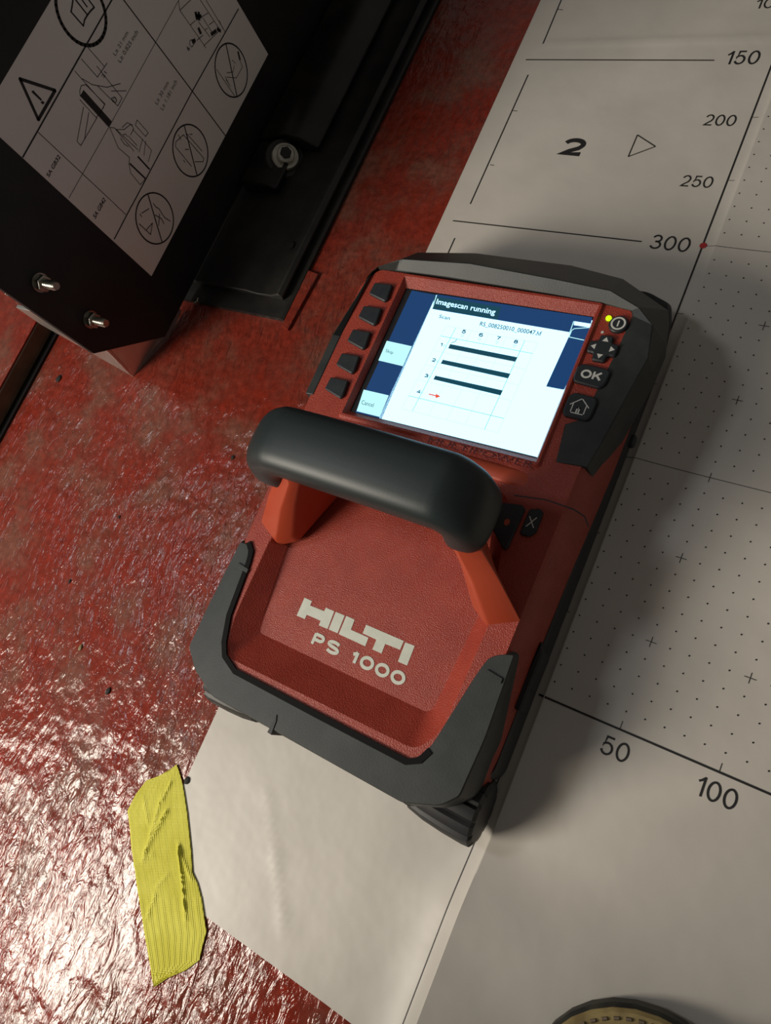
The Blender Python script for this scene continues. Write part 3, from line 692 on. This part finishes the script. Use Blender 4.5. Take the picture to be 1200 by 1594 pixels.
lt('L≥ 21 mm', a7(491,238), a7(546,141), a7(479,227)); lt('L≥ 0.825 inch', a7(512,268), a7(588,138), a7(499,255))
lt('L≥ 30 mm', a7(668,446), a7(718,354), a7(656,434), m=INK2); lt('L≥ 1.181 inch', a7(692,470), a7(753,348), a7(680,458), m=INK2)
lt('SA GB32', a7(208,755), a7(258,668), a7(196,741), .02)
lt('SA GB42', (148.5,341.5), (165,312), (144.5,335.5), .02)
lt('21', c6(370,372), c6(398,322), c6(345,352)); lt('D', c6(463,592), c6(492,560), c6(447,575))
def d75(u, v): return (260+u/7.5, v/7.5)
def sk2(name, ls, w=.4, m=INK2): return lwire(name, [[d75(*q) for q in l] for l in ls], w, .12, m)
sk2('unit_sketch', [[(135,10),(150,120),(435,530),(620,350),(385,-5)],[(150,120),(280,-5)],[(455,0),(685,380)],[(275,290),(330,240)],[(400,200),(480,150)],[(420,210),(520,370)],[(365,250),(500,430)],[(490,290),(545,250)],[(350,470),(420,410)],[(430,530),(455,560)],[(610,240),(650,330)],[(445,350),(470,330)],[(270,470),(310,460),(325,500),(290,550),(262,520),(270,470)]], .5)
sk2('unit_valve', [[(335,150),(350,220)],[(370,150),(375,225)],[(340,185),(395,190)],[(370,335),(392,385)],[(520,400),(570,360)],[(590,340),(620,360)],[(300,490),(325,470)]], 2.4, INK)
lt('6', d75(255,600), d75(270,570), d75(222,560), .03)
sk2('boot_sketch', [[(580,810),(790,1120)],[(680,890),(720,980)],[(700,850),(770,840),(785,770)],[(760,700),(800,740)],[(850,700),(880,780),(810,910),(700,900)],[(690,930),(740,1010)]], .5)
sk2('boot_mark', [[(830,610),(850,690)]], 2.0)
def e7(u, v): return (200+u/7.243, 180+v/7.243)
def sk3(name, ls, w=.45): return lwire(name, [[e7(*q) for q in l] for l in ls], w, .12, INK2)
sk3('unit_sketch', [[(560,215),(590,270)],[(535,295),(620,215),(850,480),(840,520),(750,520)],[(535,295),(530,350),(710,570)],[(660,205),(830,400)],[(690,210),(720,210)],[(620,500),(640,530)],[(640,380),(680,380)]], .6)
sk3('tool_sketch', [[(130,1110),(150,1140)],[(150,1100),(230,1050)],[(120,1220),(250,1340),(270,1210)],[(280,990),(310,1030),(345,1050),(380,1110),(410,1150),(470,1190)],[(300,1120),(370,1160),(400,1220)],[(270,1210),(200,1290)],[(350,1110),(340,1240)]], .7)

# ---------------------------------------------------------------- dark base rail with bolt
RL = empty('guide_rail', (-335, 400, 0), 'oily black steel rail base beneath the labelled machine plate', 'rail')
def yext(bm, prof, y0, y1): loft(bm, [[(x, y, z) for x, z in prof] for y in (y0, y1)])
bm = nb(); yext(bm, [(-404,0),(-284,0),(-284,3),(-286,4),(-404,4)], 191, 760); obj('rail_base', bm, RAIL2, RL, smooth=0)
bm = nb(); yext(bm, [(-404,4),(-292,4),(-290,9),(-294,12),(-303,8),(-318,7),(-330,9),(-404,9)], 207, 760); obj('rail_flange', bm, RAIL2, RL, bevel=.8)
bm = nb(); yext(bm, [(-325,9),(-322,14),(-336,25),(-352,28),(-366,24),(-382,22),(-382,9)], 345, 760); obj('rail_ridge', bm, RAIL, RL, bevel=2, seg=3)
bm = nb(); yext(bm, [(-345,9),(-342,17),(-352,20),(-382,20),(-382,9)], 300, 345); obj('rail_step', bm, RAIL, RL, bevel=2)
bm = nb(); lathe(bm, (-352,331,13), (.62,-.05,.78), [(0,17),(3,17.5),(5,16)], 32); bb = obj('bolt_cup', bm, RAIL2, RL)
bm = nb(); lathe(bm, (-351,331,14), (.62,-.05,.78), [(0,12),(6,12),(7,11),(7,7.5),(10,7.5),(10.5,6.8)], 24); obj('bolt_head', bm, STL, bb)
bm = nb(); lathe(bm, (-345,331,22), (.62,-.05,.78), [(0,5),(1.8,5)], 6); obj('hex_socket', bm, RAIL, bb)
bm = nb(); c = at(452,382,9.2); lathe(bm, (c.x,c.y,9.0), (0,0,1), [(0,3.2),(.4,3.2)], 20); obj('rail_hole', bm, PLT, RL)
bm = nb(); c = at(307,470,4); lathe(bm, (c.x,c.y,4), (0,0,1), [(0,3.5),(3,3.5),(3.6,3)], 6); obj('rail_screw', bm, STL, RL)
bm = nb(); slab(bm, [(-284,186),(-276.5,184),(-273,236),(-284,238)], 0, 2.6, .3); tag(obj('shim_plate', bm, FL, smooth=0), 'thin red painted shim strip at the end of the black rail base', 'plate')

# raised slab at the far left
SL = empty('raised_slab', (-700, 200, 0), 'red topped raised slab with khaki side at the left edge, behind the machine', 'slab')
bm = nb(); box(bm, -900, -536, -200, 330, 2.5, 19.4); obj('slab_side', bm, TAN, SL, bevel=1.2)
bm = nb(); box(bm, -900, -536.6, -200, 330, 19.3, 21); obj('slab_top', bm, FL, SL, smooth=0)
bm = nb(); box(bm, -900, -529, -200, 330, 0, 2.4); obj('slab_joint', bm, PLT, SL, smooth=0)
bm = nb(); a = atx(-6,470,-560)
tube(bm, [(-588,150,27),(-562,165,27),(-545,176,27)], 4, 10); tag(obj('steel_bar', bm, BRT), 'short bright steel bar lying on the raised slab at the left edge', 'bar')

# ---------------------------------------------------------------- boot at the lower right
BT = empty('work_boot', (150, -230, 0), 'dark brown work boot with tan stitched welt, its toe showing at the bottom edge', 'boot')
td = Vector((-.52, .854)); tr = Vector((.854, .52)); toe = Vector((87.6, -117.0))
def bl2(f, r): p = toe-td*f+tr*r; return (p.x, p.y)
def bring(ins, z, L0=290, wid=53, f0=0.0):
    out = []
    for k in range(17):
        a = math.pi*(k/16); out.append(bl2(f0+ins+(wid-ins)*(1-math.sin(a))*1.0, -(wid-ins)*math.cos(a)))
    for f, r in ((110,50),(170,38),(250,36),(283,24),(290,0),(283,-24),(250,-34),(170,-34),(110,-46)): out.append(bl2(min(f, L0-ins), r*(1-ins/50)))
    return [(x, y, z) for x, y in out]
bm = nb(); loft(bm, [bring(3,2.6), bring(0,6), bring(0,13), bring(1.5,15)]); obj('sole', bm, SOLE, BT, smooth=35)
bm = nb(); loft(bm, [bring(1.5,15), bring(1.2,17), bring(2.5,18.5), bring(6,18.6)]); obj('welt', bm, WELT, BT, smooth=35)
bm = nb()
def upper(ins, z, back):
    out = []
    for (x, y, _) in bring(ins, z): out.append((x, y, z))
    c = toe-td*back; 
    return out
rgs = [bring(8.5,18), bring(8,26), bring(10,40), bring(17,56), bring(27,66)]
for z, sc in ((78,.62),(100,.50),(140,.44),(200,.46)):
    c = toe-td*215; rgs.append([(c.x+(p[0]-(toe-td*150).x)*sc, c.y+(p[1]-(toe-td*150).y)*sc, z) for p in bring(10, z)])
loft(bm, rgs); obj('upper', bm, LEA, BT, smooth=40)
for k in range(2, 27):
    a = math.pi*k/28; ins = 5.0; wid = 53; f = ins+(wid-ins)*(1-math.sin(a)); r = -(wid-ins)*math.cos(a)
    a2 = a+.05; f2 = ins+(wid-ins)*(1-math.sin(a2)); r2 = -(wid-ins)*math.cos(a2); P = bl2(f, r); Q = bl2(f2, r2)
    bm = nb(); tube(bm, [(*P,18.9),(*Q,18.9)], .8, 6); obj('stitch', bm, THR, BT)

TRO = mat('dark_work_trousers', (0.03, 0.032, 0.04), 0.9); vary(TRO, (0.022, 0.024, 0.03), (0.045, 0.047, 0.055), 60, 5)
def leg(par, cx, cy, lean):
    bm = nb(); rg = []
    for z, r in ((150,52),(165,70),(220,68),(320,66),(420,72),(520,80),(640,86)):
        k = (z-150)/490; rg.append([(cx+lean[0]*k+r*math.cos(2*math.pi*i/20), cy+lean[1]*k+r*math.sin(2*math.pi*i/20), z) for i in range(20)])
    loft(bm, rg); return obj('trouser_leg', bm, TRO, par, smooth=60)
c = toe-td*215; leg(BT, c.x, c.y, (25, -20))
B2 = BT.copy(); COL.objects.link(B2); ORG[B2.name] = ORG[BT.name].copy()
for ch in list(BT.children):
    c2 = ch.copy(); COL.objects.link(c2); c2.parent = B2
B2.location = Vector((-60, -304, 0))*MM; B2.rotation_euler = (0, 0, R_(-90))
B2['label'] = 'second dark brown work boot with trouser leg, just outside the bottom edge'
for o_ in (BT, B2): o_['group'] = 'work boots of the person taking the scan'

# ---------------------------------------------------------------- grit on the floor
gl_ = [('black fleck of grit on the red floor, left of the front bumper', (168,1076), 2.2), ('small black fleck on the red floor, halfway between bracket and scanner', (185,805), 1.3),
       ('dark crumb of grit on the floor just below the bent bracket', (91,590), 3.0), ('faint dark fleck on the floor at the far left, midway down', (108,905), 1.5),
       ('black smudge of grit at the paper edge above the yellow tape', (291,1215), 2.2), ('dark fleck on the floor left of the handle', (362,712), 1.6), ('pale yellowish chip on the red floor left of the front bumper', (125,1008), 2.0)]
random.seed(9)
for lab, (u, v), r in gl_:
    p = at(u, v, 0.5); bm = nb(); bmesh.ops.create_icosphere(bm, subdivisions=2, radius=r)
    for q in bm.verts: q.co = Vector((q.co.x*random.uniform(.7,1), q.co.y*random.uniform(1,1.5), q.co.z*.35))+Vector((p.x, p.y, r*.3))
    tag(obj('grit_fleck', bm, WELT if 'pale' in lab else GRIT), lab, 'grit')
